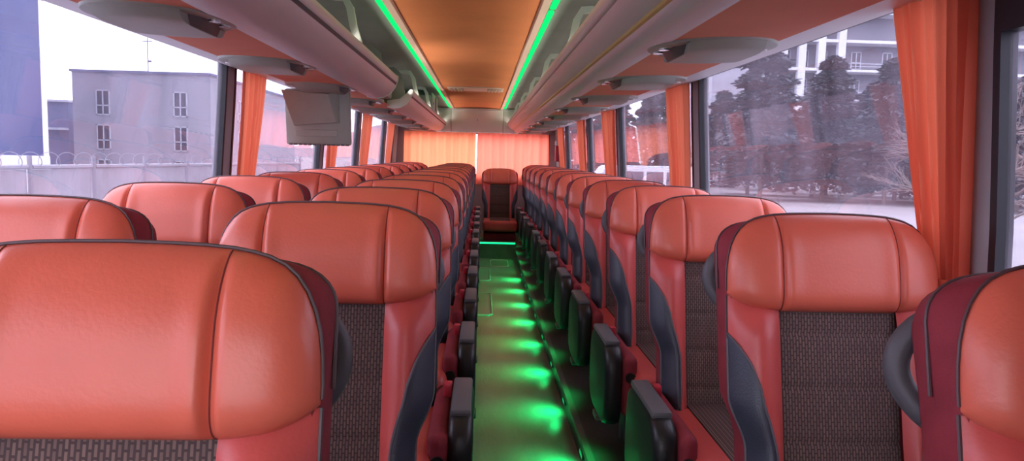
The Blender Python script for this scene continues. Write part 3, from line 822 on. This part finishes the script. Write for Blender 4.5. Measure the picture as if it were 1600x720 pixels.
# pines
def pine_mesh(seed, h, frost):
    rnd = random.Random(seed)
    tr = MB().tube([(0, 0, -.1), (.05, .02, h * .4), (0, .05, h * .97)], [.16, .11, .02], 8)
    fo = MB()
    for i in range(6500):
        q = rnd.random() ** .8; z = h * (.13 + .87 * q)
        lay = .75 + .25 * math.sin(z * 5.5)
        R = (h * .36) * (1 - q) ** .5 * lay + .15
        a = rnd.random() * 2 * PI; r = R * rnd.random() ** .45
        c = Vector((r * math.cos(a), r * math.sin(a), z - .22 * r + rnd.uniform(-.1, .1)))
        dirv = Vector((math.cos(a), math.sin(a), rnd.uniform(-.5, .35))).normalized(); L = rnd.uniform(.35, .75); w_ = rnd.uniform(.08, .17)
        sdv = dirv.cross(Vector((rnd.uniform(-1, 1), rnd.uniform(-1, 1), 1))).normalized()
        b = len(fo.v)
        fo.add([c - dirv * L * .5, c + sdv * w_, c + dirv * L * .5, c - sdv * w_], [(0, 1, 2, 3)])
    return tr, fo
kinds = []
for i, (sd, h, fm) in enumerate(((1, 9.5, NEEDLE), (2, 8.0, NEEDLE2), (3, 11.0, NEEDLE))):
    tr, fo = pine_mesh(sd, h, fm)
    r = thing('pine_tree', 'x', 'tree', (0, 0, GZ), 'pines beyond the tree-side windows')
    tr.build('trunk', BARK, r); f = fo.build('foliage', fm, r, False)
    kinds.append(r)
spots = [(11, 74, 2), (14.5, 80, 0), (18, 76, 2), (21.5, 84, 1), (25.5, 78, 0), (12, 92, 2), (16.5, 97, 2), (21, 94, 0), (9, 100, 2), (24.5, 52, 0), (28, 50, 2), (33.5, 51, 0), (38.5, 49, 2), (44, 50, 1), (20, 52, 2), (22, 60, 1), (26.5, 58, 0), (30, 63, 2), (31, 54, 1), (35, 60, 0), (37, 55, 2), (40, 62, 0), (41, 53, 1), (45, 58, 2), (48, 64, 0), (33, 44, 1), (50, 56, 1), (54, 62, 2), (42, 46, 0), (27, 70, 2), (37, 70, 2), (47, 72, 0), (58, 66, 2)]
used = set()
names = {0: 'dark green pine', 1: 'frosted grey pine', 2: 'tall dark pine'}
cnt = {}
for i, (x, y, kd) in enumerate(spots):
    src = kinds[kd]; o = src if kd not in used else copy_tree(src); used.add(kd)
    o.location = (x, y, GZ); o.rotation_euler.z = i * 1.3; s_ = .9 + .2 * ((i * 37) % 10) / 10; o.scale = (s_, s_, s_)
    cnt[kd] = cnt.get(kd, 0)
    o['label'] = '%s outside the tree-side windows, %s of its kind' % (names[kd], ORD[cnt[kd]]); cnt[kd] += 1
# bare tree close to the nearest right window
def bare_tree(x, y, label, seed):
    rnd = random.Random(seed)
    t = thing('bare_tree', label, 'tree', (x, y, GZ))
    tr = MB(); br = MB()
    tr.tube([(0, 0, -.1), (.05, 0, 1.5), (0, .1, 3.2)], [.13, .10, .06], 8).build('trunk', BARK, t)
    def grow(p, d, L, r, lv):
        q = p + d * L; mid_ = p + d * L * .5 + Vector((rnd.uniform(-1, 1), rnd.uniform(-1, 1), rnd.uniform(-.5, 1))) * L * .06
        br.tube([p, mid_, q], [r, r * .8, r * .6], 5)
        if lv > 0:
            for _ in range(4 if lv > 1 else 5):
                nd = (d + Vector((rnd.uniform(-1, 1), rnd.uniform(-1, 1), rnd.uniform(-.6, .8))) * .75).normalized()
                grow(p + d * L * rnd.uniform(.4, 1), nd, L * rnd.uniform(.5, .75), r * .55, lv - 1)
    for k in range(9):
        a = k * 2.4; grow(Vector((0, 0, .9 + .27 * k)), Vector((math.cos(a), math.sin(a), .55)).normalized(), 1.5, .045, 3)
    br.build('branches', BARK, t)
bare_tree(13.0, 18.5, 'bare branching tree outside the nearest right-hand window', 4)
bare_tree(17.5, 22.0, 'bare tree standing behind the nearest bare tree at far right', 9)
